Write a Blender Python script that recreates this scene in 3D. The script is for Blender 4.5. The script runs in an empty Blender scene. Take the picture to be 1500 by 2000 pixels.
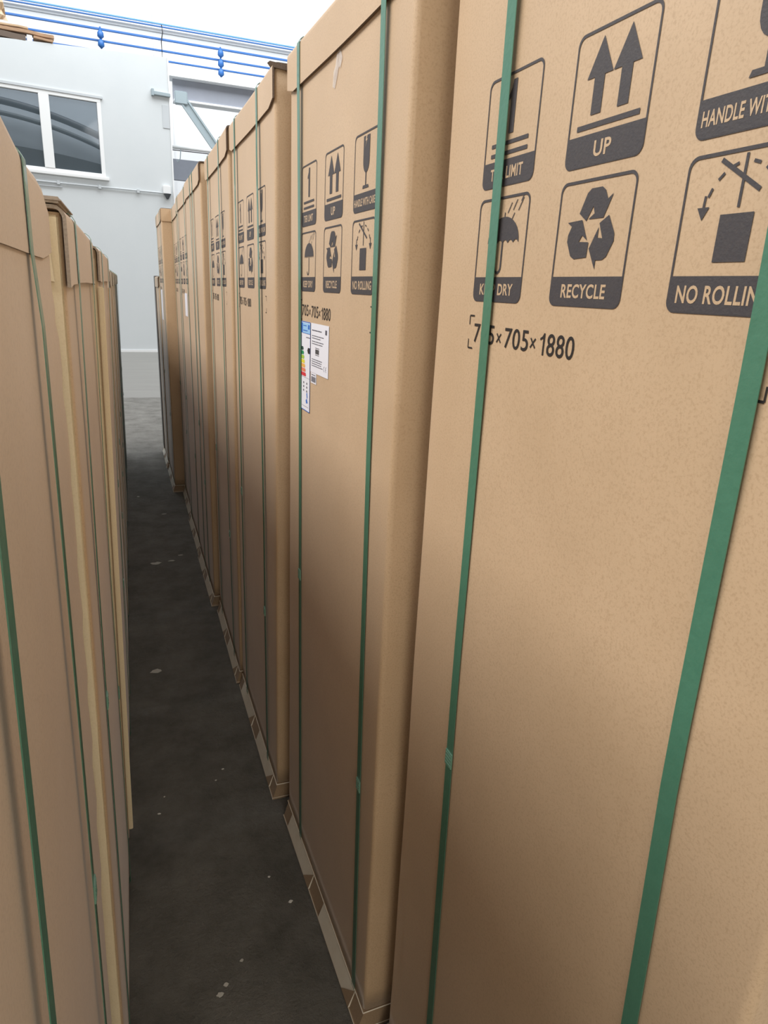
import bpy, bmesh, math, random
from mathutils import Vector, Matrix
random.seed(7)
sc = bpy.context.scene
PI = math.pi

# ---------------------------------------------------------------- camera
cd = bpy.data.cameras.new('camera'); cam = bpy.data.objects.new('camera', cd)
sc.collection.objects.link(cam); sc.camera = cam
_pitch, _roll, _yaw, _f = 0.3164058432, 0.0490141194, 0.3719173798, 1305.076
F = Vector((math.sin(_yaw), math.cos(_yaw), 0)); Rr = Vector((math.cos(_yaw), -math.sin(_yaw), 0)); Uu = Vector((0, 0, 1))
F2 = F*math.cos(_pitch) - Uu*math.sin(_pitch); U2 = F*math.sin(_pitch) + Uu*math.cos(_pitch)
R3 = Rr*math.cos(_roll) + U2*math.sin(_roll); U3 = -Rr*math.sin(_roll) + U2*math.cos(_roll)
cam.matrix_world = Matrix(((R3.x, U3.x, -F2.x, 0), (R3.y, U3.y, -F2.y, 0), (R3.z, U3.z, -F2.z, 1.6158), (0, 0, 0, 1)))
cd.sensor_fit = 'VERTICAL'; cd.sensor_height = 36.0; cd.lens = 36.0*_f/2000.0
cd.clip_start = 0.01; cd.clip_end = 200

# ---------------------------------------------------------------- light
w = bpy.data.worlds.new('hall_daylight'); sc.world = w; w.use_nodes = True
bg = w.node_tree.nodes['Background']
bg.inputs[0].default_value = (0.93, 0.965, 1.0, 1); bg.inputs[1].default_value = 0.32

def area(name, loc, rot, sx, sy, power, col):
    l = bpy.data.lights.new(name, 'AREA'); l.shape = 'RECTANGLE'; l.size = sx; l.size_y = sy; l.energy = power; l.color = col
    o = bpy.data.objects.new(name, l); sc.collection.objects.link(o); o.location = loc; o.rotation_euler = rot
    return o
area('skylight_over_hall', (1.5, 15.0, 12.0), (math.radians(28), 0, 0), 14, 6, 1500, (0.95, 0.98, 1.0))
area('skylight_left_bay', (-4.2, 2.5, 6.8), (0, math.radians(-40), 0), 2.6, 9.0, 660, (1.0, 0.96, 0.92))
area('warm_lamp_behind', (0.25, -3.6, 2.3), (math.radians(84), 0, 0), 2.4, 1.6, 62, (1.0, 0.90, 0.75))
area('fill_right_bay', (5.0, 3.0, 7.2), (0, math.radians(42), 0), 2.6, 10.0, 330, (0.97, 0.97, 1.0))  # fill light added to brighten the left-row faces

vs = sc.view_settings
vs.view_transform = 'Standard'; vs.look = 'None'; vs.gamma = 1.0; vs.use_curve_mapping = False; vs.exposure = 0.30

# ---------------------------------------------------------------- materials
MATS = {}
def lin(c):
    return tuple(((x/255)/12.92 if x/255 <= .04045 else ((x/255+.055)/1.055)**2.4) for x in c) + (1,)

def mat(name, col, rough=0.6, metal=0.0, spec=0.5, noise=0.0, nscale=20.0, col2=None, bump=0.0, bscale=300.0, stretch=None, alpha=1.0, coat=0.0):
    if name in MATS: return MATS[name]
    m = bpy.data.materials.new(name); m.use_nodes = True; nt = m.node_tree; N = nt.nodes; L = nt.links
    b = N['Principled BSDF']; b.inputs['Roughness'].default_value = rough; b.inputs['Metallic'].default_value = metal
    b.inputs['Specular IOR Level'].default_value = spec; b.inputs['Coat Weight'].default_value = coat
    b.inputs['Base Color'].default_value = col; b.inputs['Alpha'].default_value = alpha
    tc = N.new('ShaderNodeTexCoord'); mp = N.new('ShaderNodeMapping'); L.new(tc.outputs['Object'], mp.inputs[0])
    if stretch: mp.inputs['Scale'].default_value = stretch
    if noise or col2:
        n1 = N.new('ShaderNodeTexNoise'); n1.inputs['Scale'].default_value = nscale; n1.inputs['Detail'].default_value = 6
        n1.inputs['Roughness'].default_value = 0.65; L.new(mp.outputs[0], n1.inputs['Vector'])
        r = N.new('ShaderNodeValToRGB'); r.color_ramp.elements[0].position = 0.5-noise; r.color_ramp.elements[1].position = 0.5+noise
        r.color_ramp.elements[0].color = col2 or col; r.color_ramp.elements[1].color = col
        L.new(n1.outputs['Fac'], r.inputs[0]); L.new(r.outputs[0], b.inputs['Base Color'])
    if bump:
        n2 = N.new('ShaderNodeTexNoise'); n2.inputs['Scale'].default_value = bscale; n2.inputs['Detail'].default_value = 5
        L.new(mp.outputs[0], n2.inputs['Vector']); bp = N.new('ShaderNodeBump'); bp.inputs['Strength'].default_value = bump
        bp.inputs['Distance'].default_value = 0.002; L.new(n2.outputs['Fac'], bp.inputs['Height']); L.new(bp.outputs[0], b.inputs['Normal'])
    MATS[name] = m
    return m

def cardboard(name, c1, c2, c3, rough=0.45):
    """kraft board: soft cloudy tone, fibre flecks, fine tooth"""
    m = bpy.data.materials.new(name); m.use_nodes = True; nt = m.node_tree; N = nt.nodes; L = nt.links
    b = N['Principled BSDF']; b.inputs['Roughness'].default_value = rough; b.inputs['Specular IOR Level'].default_value = 0.5
    b.inputs['Sheen Weight'].default_value = .22; b.inputs['Sheen Roughness'].default_value = .35; b.inputs['Sheen Tint'].default_value = (1, .93, .92, 1)
    tc = N.new('ShaderNodeTexCoord')
    a = N.new('ShaderNodeTexNoise'); a.inputs['Scale'].default_value = 4.5; a.inputs['Detail'].default_value = 4; L.new(tc.outputs['Object'], a.inputs['Vector'])
    r1 = N.new('ShaderNodeValToRGB'); r1.color_ramp.elements[0].position = .3; r1.color_ramp.elements[1].position = .7
    r1.color_ramp.elements[0].color = c2; r1.color_ramp.elements[1].color = c1; L.new(a.outputs['Fac'], r1.inputs[0])
    f = N.new('ShaderNodeTexNoise'); f.inputs['Scale'].default_value = 330; f.inputs['Detail'].default_value = 3; f.inputs['Roughness'].default_value = .7
    L.new(tc.outputs['Object'], f.inputs['Vector'])
    r2 = N.new('ShaderNodeValToRGB'); r2.color_ramp.elements[0].position = .33; r2.color_ramp.elements[1].position = .52
    r2.color_ramp.elements[0].color = (.55, .55, .55, 1); r2.color_ramp.elements[1].color = (0, 0, 0, 1); L.new(f.outputs['Fac'], r2.inputs[0])
    mx = N.new('ShaderNodeMix'); mx.data_type = 'RGBA'; L.new(r2.outputs[0], mx.inputs[0]); L.new(r1.outputs[0], mx.inputs[6]); mx.inputs[7].default_value = c3
    L.new(mx.outputs[2], b.inputs['Base Color'])
    g = N.new('ShaderNodeTexNoise'); g.inputs['Scale'].default_value = 420; g.inputs['Detail'].default_value = 3; L.new(tc.outputs['Object'], g.inputs['Vector'])
    bp = N.new('ShaderNodeBump'); bp.inputs['Strength'].default_value = .10; bp.inputs['Distance'].default_value = .0006
    L.new(g.outputs['Fac'], bp.inputs['Height'])
    h = N.new('ShaderNodeTexNoise'); h.inputs['Scale'].default_value = 7; h.inputs['Detail'].default_value = 2; L.new(tc.outputs['Object'], h.inputs['Vector'])
    bp2 = N.new('ShaderNodeBump'); bp2.inputs['Strength'].default_value = .25; bp2.inputs['Distance'].default_value = .006
    L.new(h.outputs['Fac'], bp2.inputs['Height']); L.new(bp.outputs[0], bp2.inputs['Normal']); L.new(bp2.outputs[0], b.inputs['Normal'])
    MATS[name] = m
    return m

KRAFT = cardboard('kraft_cardboard', (.565, .415, .27, 1), (.51, .37, .235, 1), (.40, .275, .165, 1))
PALE = cardboard('pale_cardboard', (.80, .69, .48, 1), (.75, .64, .44, 1), (.70, .58, .39, 1), .6)
EDGE = mat('cut_board_edge', (.20, .15, .115, 1), .9, noise=.2, nscale=300, col2=(.10, .075, .06, 1))
EDGE_PALE = mat('raw_flute_edge', (.44, .38, .32, 1), .9, noise=.25, nscale=350, col2=(.28, .23, .19, 1))
INK = mat('printing_ink', (.040, .038, .046, 1), .6, noise=.3, nscale=260, col2=(.062, .055, .056, 1), bump=.15, bscale=420)
INK_BLACK = mat('black_ink', (.022, .02, .02, 1), .5)
STRAP = mat('green_strap', (.070, .215, .145, 1), .32, spec=.8, coat=.3, noise=.3, nscale=60, col2=(.055, .185, .122, 1), bump=.2, bscale=150)
SEAL = mat('strap_weld', (.16, .34, .26, 1), .25, spec=.8)
CREAM = mat('pale_wood_block', (.92, .89, .80, 1), .6, noise=.3, nscale=25, col2=(.82, .77, .66, 1), bump=.4, bscale=60)
DARKGREY = mat('dark_grey', (.075, .07, .068, 1), .45, noise=.3, nscale=12, col2=(.12, .11, .105, 1), bump=.3, bscale=20)  # near-black grey for the last two left cartons and a corner strip
TRAY = cardboard('tray_cardboard', (.40, .29, .19, 1), (.33, .235, .15, 1), (.26, .18, .11, 1), .7)
TAPE = mat('clear_tape', (.80, .76, .72, 1), .15, spec=.9, alpha=.55, noise=.15, nscale=60, col2=(.62, .52, .45, 1))
SCUFF = mat('scuffed_fibre', (.62, .46, .30, 1), .6)
PAPER = mat('label_paper', (.78, .80, .88, 1), .45)
PAPER_TXT = mat('label_print', (.10, .10, .13, 1), .6)
BLUE_EU = mat('label_blue', (.03, .15, .55, 1), .5)
SKY_EU = mat('label_light_blue', (.30, .55, .85, 1), .5)
WALL_W = mat('painted_wall', (.66, .69, .70, 1), .75, noise=.25, nscale=1.2, col2=(.62, .655, .67, 1), bump=.1, bscale=25)
WALL_LO = mat('painted_wall_patch', (.55, .58, .60, 1), .75)
WHITE = mat('white_sheet_wall', (.90, .91, .92, 1), .8)
GREYPAINT = mat('grey_beam_paint', (.34, .36, .42, 1), .6, noise=.2, nscale=2, col2=(.30, .32, .37, 1))
STEEL = mat('galvanised_steel', (.36, .43, .46, 1), .4, metal=.3)
DUCT = mat('silver_band', (.62, .64, .64, 1), .5)
BLUE = mat('blue_paint', (.030, .14, .42, 1), .45, spec=.5)
BLUE_L = mat('light_blue_paint', (.10, .30, .62, 1), .4, spec=.5)
FRAME = mat('white_frame', (.84, .85, .85, 1), .4)
PLANK = mat('timber_plank', (.52, .33, .20, 1), .8, noise=.3, nscale=8, col2=(.28, .17, .10, 1), stretch=(1, 6, 6))
CABLE = mat('black_cable', (.02, .02, .025, 1), .5)

# ---------------------------------------------------------------- mesh helpers
def link(name, verts, faces, mats, parent=None, fmat=None, smooth=False):
    me = bpy.data.meshes.new(name); me.from_pydata([tuple(v) for v in verts], [], faces); me.update()
    if not isinstance(mats, (list, tuple)): mats = [mats]
    for m in mats: me.materials.append(m)
    if fmat:
        for p, k in zip(me.polygons, fmat): p.material_index = k
    if smooth:
        for p in me.polygons: p.use_smooth = True
    o = bpy.data.objects.new(name, me); sc.collection.objects.link(o)
    if parent: o.parent = parent
    return o

def from_bm(name, bm, m, parent=None, smooth=False):
    bmesh.ops.recalc_face_normals(bm, faces=bm.faces)
    me = bpy.data.meshes.new(name); bm.to_mesh(me); bm.free()
    for k in (m if isinstance(m, (list, tuple)) else [m]): me.materials.append(k)
    if smooth:
        for p in me.polygons: p.use_smooth = True
    o = bpy.data.objects.new(name, me); sc.collection.objects.link(o)
    if parent: o.parent = parent
    return o

def bx(bm, x0, x1, y0, y1, z0, z1, bev=0.0, mi=0, M=None):
    r = bmesh.ops.create_cube(bm, size=1)
    vs_ = r['verts']
    for v in vs_:
        v.co = Vector(((x0+x1)/2 + v.co.x*(x1-x0), (y0+y1)/2 + v.co.y*(y1-y0), (z0+z1)/2 + v.co.z*(z1-z0)))
    fs = set(f for v in vs_ for f in v.link_faces)
    if bev:
        es = set(e for v in vs_ for e in v.link_edges)
        rr = bmesh.ops.bevel(bm, geom=list(es), offset=bev, segments=2, affect='EDGES')
        fs = set(rr['faces']) | {f for f in fs if f.is_valid}
        vs_ = list({v for f in fs for v in f.verts})
    for f in fs: f.material_index = mi
    if M:
        for v in vs_: v.co = M @ v.co
    return vs_

def tube(bm, pts, r, n=10, cap=True):
    pts = [Vector(p) for p in pts]; rings = []
    for i, p in enumerate(pts):
        d = (pts[min(i+1, len(pts)-1)] - pts[max(i-1, 0)]).normalized()
        a = d.cross(Vector((0, 0, 1)))
        if a.length < 1e-3: a = d.cross(Vector((0, 1, 0)))
        a.normalize(); b = d.cross(a)
        rr = r[i] if isinstance(r, (list, tuple)) else r
        rings.append([bm.verts.new(p + a*rr*math.cos(2*PI*k/n) + b*rr*math.sin(2*PI*k/n)) for k in range(n)])
    for A, B in zip(rings, rings[1:]):
        for k in range(n): bm.faces.new((A[k], A[(k+1) % n], B[(k+1) % n], B[k]))
    if cap: bm.faces.new(rings[0]); bm.faces.new(list(reversed(rings[-1])))

def empty(name, loc, rz=0, ry=0):
    o = bpy.data.objects.new(name, None); sc.collection.objects.link(o); o.location = loc; o.rotation_euler = (0, ry, rz)
    o.empty_display_size = .1
    return o

def tag(o, label=None, cat=None, group=None, kind=None):
    if label: o['label'] = label
    if cat: o['category'] = cat
    if group: o['group'] = group
    if kind: o['kind'] = kind
    return o

# ---------------------------------------------------------------- setting
def asphalt():
    m = bpy.data.materials.new('rough_concrete'); m.use_nodes = True; nt = m.node_tree; N = nt.nodes; L = nt.links
    b = N['Principled BSDF']; b.inputs['Roughness'].default_value = .75; b.inputs['Specular IOR Level'].default_value = .35
    tc = N.new('ShaderNodeTexCoord')
    n = N.new('ShaderNodeTexNoise'); n.inputs['Scale'].default_value = 5; n.inputs['Detail'].default_value = 9; n.inputs['Roughness'].default_value = .7
    L.new(tc.outputs['Object'], n.inputs['Vector'])
    r = N.new('ShaderNodeValToRGB'); e = r.color_ramp.elements; e[0].position = .3; e[1].position = .72
    e[0].color = (.165, .16, .145, 1); e[1].color = (.34, .328, .30, 1); L.new(n.outputs['Fac'], r.inputs[0])
    sp = N.new('ShaderNodeTexVoronoi'); sp.inputs['Scale'].default_value = 7; L.new(tc.outputs['Object'], sp.inputs['Vector'])
    L.new(r.outputs[0], b.inputs['Base Color'])
    g = N.new('ShaderNodeTexNoise'); g.inputs['Scale'].default_value = 45; g.inputs['Detail'].default_value = 8; g.inputs['Roughness'].default_value = .7
    L.new(tc.outputs['Object'], g.inputs['Vector'])
    bp = N.new('ShaderNodeBump'); bp.inputs['Strength'].default_value = 1.0; bp.inputs['Distance'].default_value = .03
    L.new(g.outputs['Fac'], bp.inputs['Height']); L.new(bp.outputs[0], b.inputs['Normal'])
    return m
FLOOR = asphalt()
tag(link('floor', [(-14, -6, 0), (16, -6, 0), (16, 10.4, 0), (-14, 10.4, 0), (-14, 10.4, -.1), (16, 10.4, -.1), (16, -6, -.1), (-14, -6, -.1)],
         [(0, 1, 2, 3), (7, 4, 5, 6)], FLOOR), kind='structure')
FLOOR2 = mat('smooth_concrete', (.27, .26, .24, 1), .5, noise=.3, nscale=1.5, col2=(.20, .195, .18, 1), bump=.15, bscale=10, stretch=(.4, 3, 1))
tag(link('floor', [(-14, 10.4, 0), (16, 10.4, 0), (16, 26, 0), (-14, 26, 0)], [(0, 1, 2, 3)], FLOOR2), kind='structure')

th = math.atan(.132)
bm = bmesh.new(); bx(bm, -14, 16, -6.2, -6, 0, 9); tag(from_bm('bounce_wall_near', bm, mat('warm_bounce', (.62, .55, .45, 1), .8)), kind='structure')  # unseen wall added to bounce warm light from behind the camera
OFF = Matrix.Translation((0, 17.38, 0)) @ Matrix.Rotation(th, 4, 'Z')      # office front: local x along the wall, local y into the office
def off(name, bm, m, parent=None, kind=None, label=None, cat=None, group=None):
    o = from_bm(name, bm, m, parent)
    if not parent: o.matrix_world = OFF
    tag(o, label, cat, group, kind)
    return o
# office wall with window opening (x -3.2..-0.14, z 3.72..5.24)
bm = bmesh.new()
WX0, WX1, WZ0, WZ1 = -2.55, -0.15, 3.73, 5.24
bx(bm, -7, WX0, 0, .25, 0, 6.05); bx(bm, WX1, 1.27, 0, .25, 0, 6.28)
bx(bm, WX0, WX1, 0, .25, 0, WZ0); bx(bm, WX0, WX1, 0, .25, WZ1, 6.05)
for v in bm.verts:
    if v.co.z > 6.0: v.co.z = 6.165 + .068*(v.co.x + .036)
wo = off('wall_left', bm, WALL_W, kind='structure')
bm = bmesh.new(); bx(bm, 1.02, 1.27, .25, 7, 0, 6.2)
off('wall_right', bm, WALL_W, kind='structure')
bm = bmesh.new(); bx(bm, -7, 1.272, -.02, .0, 0, .05)
off('baseboard_left', bm, FRAME, kind='structure')
bm = bmesh.new(); bx(bm, 1.272, 1.30, -.02, .26, 0, 6.27)
off('trim_1', bm, FRAME, kind='structure')
# window
bm = bmesh.new()
fr = .07
bx(bm, WX0, WX1, -.02, .08, WZ1-fr, WZ1, .006); bx(bm, WX0, WX1, -.02, .08, WZ0, WZ0+fr, .006)
bx(bm, WX0, WX0+fr, -.018, .078, WZ0, WZ1, .006); bx(bm, WX1-fr-.01, WX1, -.018, .078, WZ0, WZ1, .006)
bx(bm, -1.345, -1.15, -.03, .08, WZ0+fr, WZ1-fr, .006)
wn = off('window_1', bm, FRAME, kind='structure')
GL = mat('office_glass', (.10, .13, .15, 1), .04, spec=.6, alpha=.35)
for a, b_ in ((WX0+fr, -1.345), (-1.15, WX1-fr-.01)):
    bm = bmesh.new(); bx(bm, a, b_, .03, .036, WZ0+fr, WZ1-fr); from_bm('window_pane', bm, GL, wn)
bm = bmesh.new(); bx(bm, WX0-.05, WX1+.06, -.07, 0, WZ0-.06, WZ0, .008); from_bm('window_sill', bm, FRAME, wn)
bm = bmesh.new(); bx(bm, WX0-.02, WX1+.04, -.035, 0, WZ1, WZ1+.05, .004); from_bm('window_lintel', bm, WALL_LO, wn)
# behind the panes: partition, plus dark curved shapes added as window reflections
bm = bmesh.new(); bx(bm, -4.5, 1.0, 1.8, 1.9, 2.6, 6.0)
off('wall_back', bm, mat('office_partition', (.42, .47, .52, 1), .8), kind='structure')
def arc(z0, r, bulge, m, lab, yy):
    bm = bmesh.new(); pts = []
    for i in range(25):
        t = i/24; x = -3.6 + 3.9*t
        pts.append((x, yy, z0 + bulge*(1-(2*t-.55)**2)))
    tube(bm, pts, r, 12)
    o = from_bm('reflection_arc', bm, m, None, True); o.matrix_world = OFF
    tag(o, lab, 'duct')
arc(4.95, .075, .28, mat('reflection_dark', (.045, .055, .07, 1), .5), 'slim dark curved band standing in for a reflection high in the office window', 1.45)
arc(4.70, .05, .28, mat('reflection_mid', (.08, .10, .115, 1), .5), 'thin grey curved reflection stand-in just under the dark band in the office window', 1.40)
bm = bmesh.new()
n = 24; top = []; bot = []
for i in range(n+1):
    t = i/n; x = -3.6+3.9*t; top.append((x, 4.33-.5*max(0, t-.3)**2)); bot.append((x, 4.02-.2*t*t))
for y in (1.2, 1.32):
    pass
vv = [[bm.verts.new((x, y, z)) for (x, z) in L_] for y in (1.2, 1.32) for L_ in (top, bot)]
for i in range(n):
    bm.faces.new((vv[0][i], vv[0][i+1], vv[1][i+1], vv[1][i])); bm.faces.new((vv[2][i], vv[3][i], vv[3][i+1], vv[2][i+1]))
    bm.faces.new((vv[0][i], vv[2][i], vv[2][i+1], vv[0][i+1])); bm.faces.new((vv[1][i], vv[1][i+1], vv[3][i+1], vv[3][i]))
o = from_bm('reflection_band', bm, mat('reflection_low', (.05, .06, .07, 1), .6)); o.matrix_world = OFF  # broad window reflection built as a dark solid
tag(o, 'broad dark curved band standing in for a reflection low in the office window', 'hood')

# things on the office wall
def offthing(name, label, cat, group=None):
    e = empty(name, (0, 0, 0)); e.matrix_world = OFF; tag(e, label, cat, group); return e
bm = bmesh.new(); tube(bm, [(-2.6, -.03, 3.515), (-1.13, -.03, 3.525)], .018, 8); tube(bm, [(-1.13, -.03, 3.525), (1.03, -.03, 3.545)], .016, 8)
c_ = offthing('conduit', 'thin grey conduit running under the office window to the wall corner', 'conduit')
o = from_bm('pipe', bm, WALL_LO, c_)
for x in (-1.12, -.3, .5):
    bm = bmesh.new(); bx(bm, x-.03, x+.03, -.055, 0, 3.49, 3.565, .005); from_bm('pipe_clip', bm, WALL_LO, c_)
bm = bmesh.new(); bx(bm, -2.5, -1.05, -.03, 0, 3.44, 3.455)
tag_o = off('cable_tray', bm, WALL_LO, label='short thin ledge strip just below the conduit on the office wall', cat='ledge')
e = offthing('junction_box', 'small white junction box with dark cone underneath at the office wall corner', 'junction box')
bm = bmesh.new(); bx(bm, 1.04, 1.21, -.09, 0, 3.53, 3.70, .01); from_bm('housing', bm, FRAME, e)
bm = bmesh.new(); tube(bm, [(1.13, -.06, 3.53), (1.13, -.06, 3.42)], [.085, .02], 12); from_bm('cone', bm, mat('dark_plastic', (.08, .09, .10, 1), .5), e)
e = offthing('wall_bracket', 'short grey horizontal bracket sticking out near top corner of the office wall', 'bracket')
bm = bmesh.new(); bx(bm, .92, 1.3, -.07, -.0, 5.49, 5.56, .008); from_bm('arm', bm, STEEL, e)
bm = bmesh.new(); bx(bm, .90, .95, -.08, 0, 5.47, 5.60, .004); from_bm('end_plate', bm, STEEL, e)
bm = bmesh.new(); bx(bm, 1.12, 1.268, -.012, 0, 4.88, 5.33)
off('wall_patch', bm, WALL_LO, label='faint grey repainted rectangle on the office wall below the bracket', cat='patch')
# timber and carton scraps lying on the office roof
for i, (x0, x1, y0, z0, z1, lab) in enumerate([
        (-2.9, -1.46, .0, 6.055, 6.165, 'dark lower timber plank on the office roof, left edge of the photo'),
        (-1.32, -.97, -.02, 6.12, 6.168, 'short brown plank end on the office roof under the long board'),
        (-3.0, -.94, .02, 6.195, 6.26, 'long brown board lying on top of the planks on the office roof'),
        (-3.0, -1.4, .05, 6.28, 6.32, 'pale cardboard sheet lying flat on the long roof board')]):
    bm = bmesh.new(); bx(bm, x0, x1, y0, y0+.22, z0, z1, .008)
    bmesh.ops.subdivide_edges(bm, edges=[e_ for e_ in bm.edges if abs(e_.verts[0].co.x-e_.verts[1].co.x) > .2], cuts=8)
    for v in bm.verts: v.co.z += .008*math.sin(v.co.x*9+i)
    off('timber_plank' if i < 3 else 'cardboard_sheet', bm, [EDGE, PLANK, PLANK, KRAFT][i], label=lab, cat='plank' if i < 3 else 'cardboard', group='scraps on the office roof')
for x in (-1.44,):
    bm = bmesh.new(); bx(bm, x, x+.10, .03, .2, 6.075, 6.185, .006); off('spacer_block', bm, FRAME, label='small white block between the planks on the office roof', cat='block')
# crumpled cardboard
bm = bmesh.new(); rnd = random.Random(3); g = []
for j in range(9):
    row = []
    for i in range(7):
        x = -2.2+.45*i/6*(1-.35*j/8)+rnd.uniform(-.02, .02); z = 6.36+.75*j/8
        row.append(bm.verts.new((x, .1+rnd.uniform(-.05, .05), z+rnd.uniform(-.02, .02))))
    g.append(row)
for j in range(8):
    for i in range(6): bm.faces.new((g[j][i], g[j][i+1], g[j+1][i+1], g[j+1][i]))
o = off('crumpled_cardboard', bm, KRAFT, label='crumpled brown cardboard standing on the roof planks, top left corner', cat='cardboard', group='scraps on the office roof')
sm = o.modifiers.new('s', 'SOLIDIFY'); sm.thickness = .02

# hall behind: bright end wall, side bay
bm = bmesh.new(); bx(bm, -14, 16, 24, 24.2, 0, 14)
tag(from_bm('wall_far', bm, WHITE), kind='structure')
bm = bmesh.new(); bx(bm, 1.36, 1.8, 23.85, 24.01, 0, 14); tag(from_bm('trim_2', bm, WHITE), kind='structure')
# ledge beam under the rails
e = empty('crane_beam', (0, 0, 0)); tag(e, 'deep grey painted beam with white top flange beyond the office corner', 'beam')
bm = bmesh.new(); bx(bm, 1.5, 12, 19.3, 19.5, 5.87, 6.30); from_bm('web', bm, GREYPAINT, e)
bm = bmesh.new(); bx(bm, 1.4, 12, 19.1, 19.6, 6.30, 6.40, .01); from_bm('top_flange', bm, WHITE, e)
bm = bmesh.new(); bx(bm, 1.5, 12, 19.25, 19.6, 5.82, 5.87, .01); from_bm('bottom_flange', bm, WHITE, e)
# diagonal brace (channel section)
e = empty('diagonal_brace', (0, 0, 0)); tag(e, 'grey steel diagonal brace running down right from the beam beside the office', 'brace')
def strut(name, a, b_, wd, m):
    a = Vector(a); b_ = Vector(b_); d = (b_-a); L_ = d.length; M = Matrix.Translation(a) @ d.to_track_quat('X', 'Z').to_matrix().to_4x4()
    bm = bmesh.new()
    bx(bm, 0, L_, -.03, .03, -wd/2, -wd/2+.04, 0, 0, M); bx(bm, 0, L_, -.03, .03, wd/2-.04, wd/2, 0, 0, M); bx(bm, 0, L_, .0, .03, -wd/2, wd/2, 0, 0, M)
    return from_bm(name, bm, m, e)
strut('channel', (1.60, 19.0, 5.93), (2.95, 19.0, 4.2), .20, STEEL)
bm = bmesh.new(); bx(bm, 1.5, 1.8, 18.95, 19.1, 5.7, 5.98, .02); from_bm('gusset_plate', bm, STEEL, e)
e = empty('water_pipe', (0, 0, 0)); tag(e, 'thin horizontal white pipe with a hook under it, right of the office corner', 'pipe')
bm = bmesh.new(); tube(bm, [(1.2, 18.9, 4.75), (6, 18.9, 4.76)], .045, 10); from_bm('pipe', bm, FRAME, e, True)
bm = bmesh.new(); tube(bm, [(1.2, 18.88, 4.68), (6, 18.88, 4.69)], .012, 6); from_bm('cable', bm, CABLE, e)
bm = bmesh.new(); tube(bm, [(1.58, 18.85, 4.70), (1.56, 18.85, 4.5), (1.50, 18.85, 4.42), (1.47, 18.85, 4.46)], .012, 6); from_bm('hook', bm, STEEL, e)
bm = bmesh.new(); bx(bm, 1.3, 9, 20.6, 20.8, 4.25, 4.75); bx(bm, 1.3, 9, 20.5, 20.8, 0, .1)
tag(from_bm('trim_3', bm, GREYPAINT), kind='structure')

# overhead conductor rails
e = empty('overhead_rail_run', (0, 0, 0)); tag(e, 'run of blue overhead rails with a pale band crossing above the office', 'rail')
for z, r, m, x0 in ((7.59, .018, BLUE_L, -6), (7.535, .016, BLUE, -6), (7.27, .024, BLUE, -6), (7.03, .022, BLUE, -6), (6.82, .020, BLUE, -6)):
    bm = bmesh.new(); bx(bm, x0, 12, 20-r, 20+r, z-r, z+r, .008); from_bm('rail', bm, m, e)
bm = bmesh.new(); bx(bm, -6, 12, 20.1, 20.2, 7.31, 7.43, .01); bx(bm, -6, 12, 20.08, 20.2, 7.43, 7.52, .01)
from_bm('pale_band', bm, [DUCT], e)
for x, zs in ((-.06, (7.12, 6.93)), (2.74, (7.14, 6.92, 6.72))):
    bm = bmesh.new(); tube(bm, [(x, 19.93, 7.3), (x, 19.93, min(zs)-.08)], .018, 8); h = from_bm('hanger', bm, BLUE, e)
    for z in zs:
        bm = bmesh.new(); tube(bm, [(x, 19.9, z+.12), (x, 19.9, z+.05), (x, 19.9, z-.03), (x, 19.9, z-.08)], [.02, .07, .075, .02], 10); from_bm('insulator', bm, BLUE, h, True)
bm = bmesh.new(); tube(bm, [(1.34, 19.9, 7.55), (1.36, 19.9, 7.4), (1.32, 19.9, 7.2), (1.33, 19.9, 6.6)], .014, 6); from_bm('cable', bm, CABLE, e)

# pale marks and grit on the floor
def blot(name, x, y, r, lab, seed, m, elong=1.6):
    rnd = random.Random(seed); bm = bmesh.new(); n = 14
    ring = [bm.verts.new((x+r*elong*(.6+.6*rnd.random())*math.cos(2*PI*k/n), y+r*(.6+.6*rnd.random())*math.sin(2*PI*k/n), .0015)) for k in range(n)]
    lo = [bm.verts.new((v.co.x, v.co.y, 0.0002)) for v in ring]
    bm.faces.new(ring)
    for k in range(n): bm.faces.new((ring[k], lo[k], lo[(k+1) % n], ring[(k+1) % n]))
    tag(from_bm(name, bm, m), lab, 'floor spot', 'pale spots on the aisle floor')
SPOT = mat('pale_residue', (.55, .54, .50, 1), .8); SPOT2 = mat('white_chip', (.8, .79, .74, 1), .7)
blot('paint_spot', .085, 3.96, .022, 'largest pale oval spot on the floor, middle distance of the aisle', 1, SPOT)
blot('paint_spot', .175, 3.98, .012, 'small pale spot on the floor right of the largest oval spot', 2, SPOT)
blot('paint_spot', .235, 4.06, .010, 'small pale fleck on the floor next to the right carton row, far', 3, SPOT)
blot('paint_spot', .03, 2.72, .017, 'pale star shaped splash on the floor, mid aisle', 4, SPOT)
blot('paint_spot', .18, 4.9, .012, 'farthest pale fleck in the shaded part of the aisle floor', 5, SPOT)
blot('paint_spot', .014, 5.38, .010, 'tiny pale fleck on the far floor beside the left row', 6, SPOT2, 1)
for i, (x, y, r) in enumerate([(.325, 1.40, .005), (.22, 2.0, .004), (0.0, 1.847, .004), (.107, 1.2, .007), (.125, 1.22, .005), (.17, 1.27, .004), (.285, 1.50, .003), (.19, 1.95, .003), (.02, 1.92, .003)]):
    blot('grit_chip', x, y, r, ['white chip of grit on the near floor beside the right pallets', 'white speck on the floor right of the aisle middle', 'white speck on the floor near the left row', 'pale crumb at the bottom of the photo on the floor', 'pale crumb just right of the bottom crumb', 'pale crumb nearest the right row at the bottom', 'tiny speck close to the second right carton', 'tiny speck in the middle of the near floor', 'tiny speck beside the left pallet corner'][i], 20+i, SPOT2 if i not in (3, 4, 5) else SPOT, 1.2)

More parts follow.
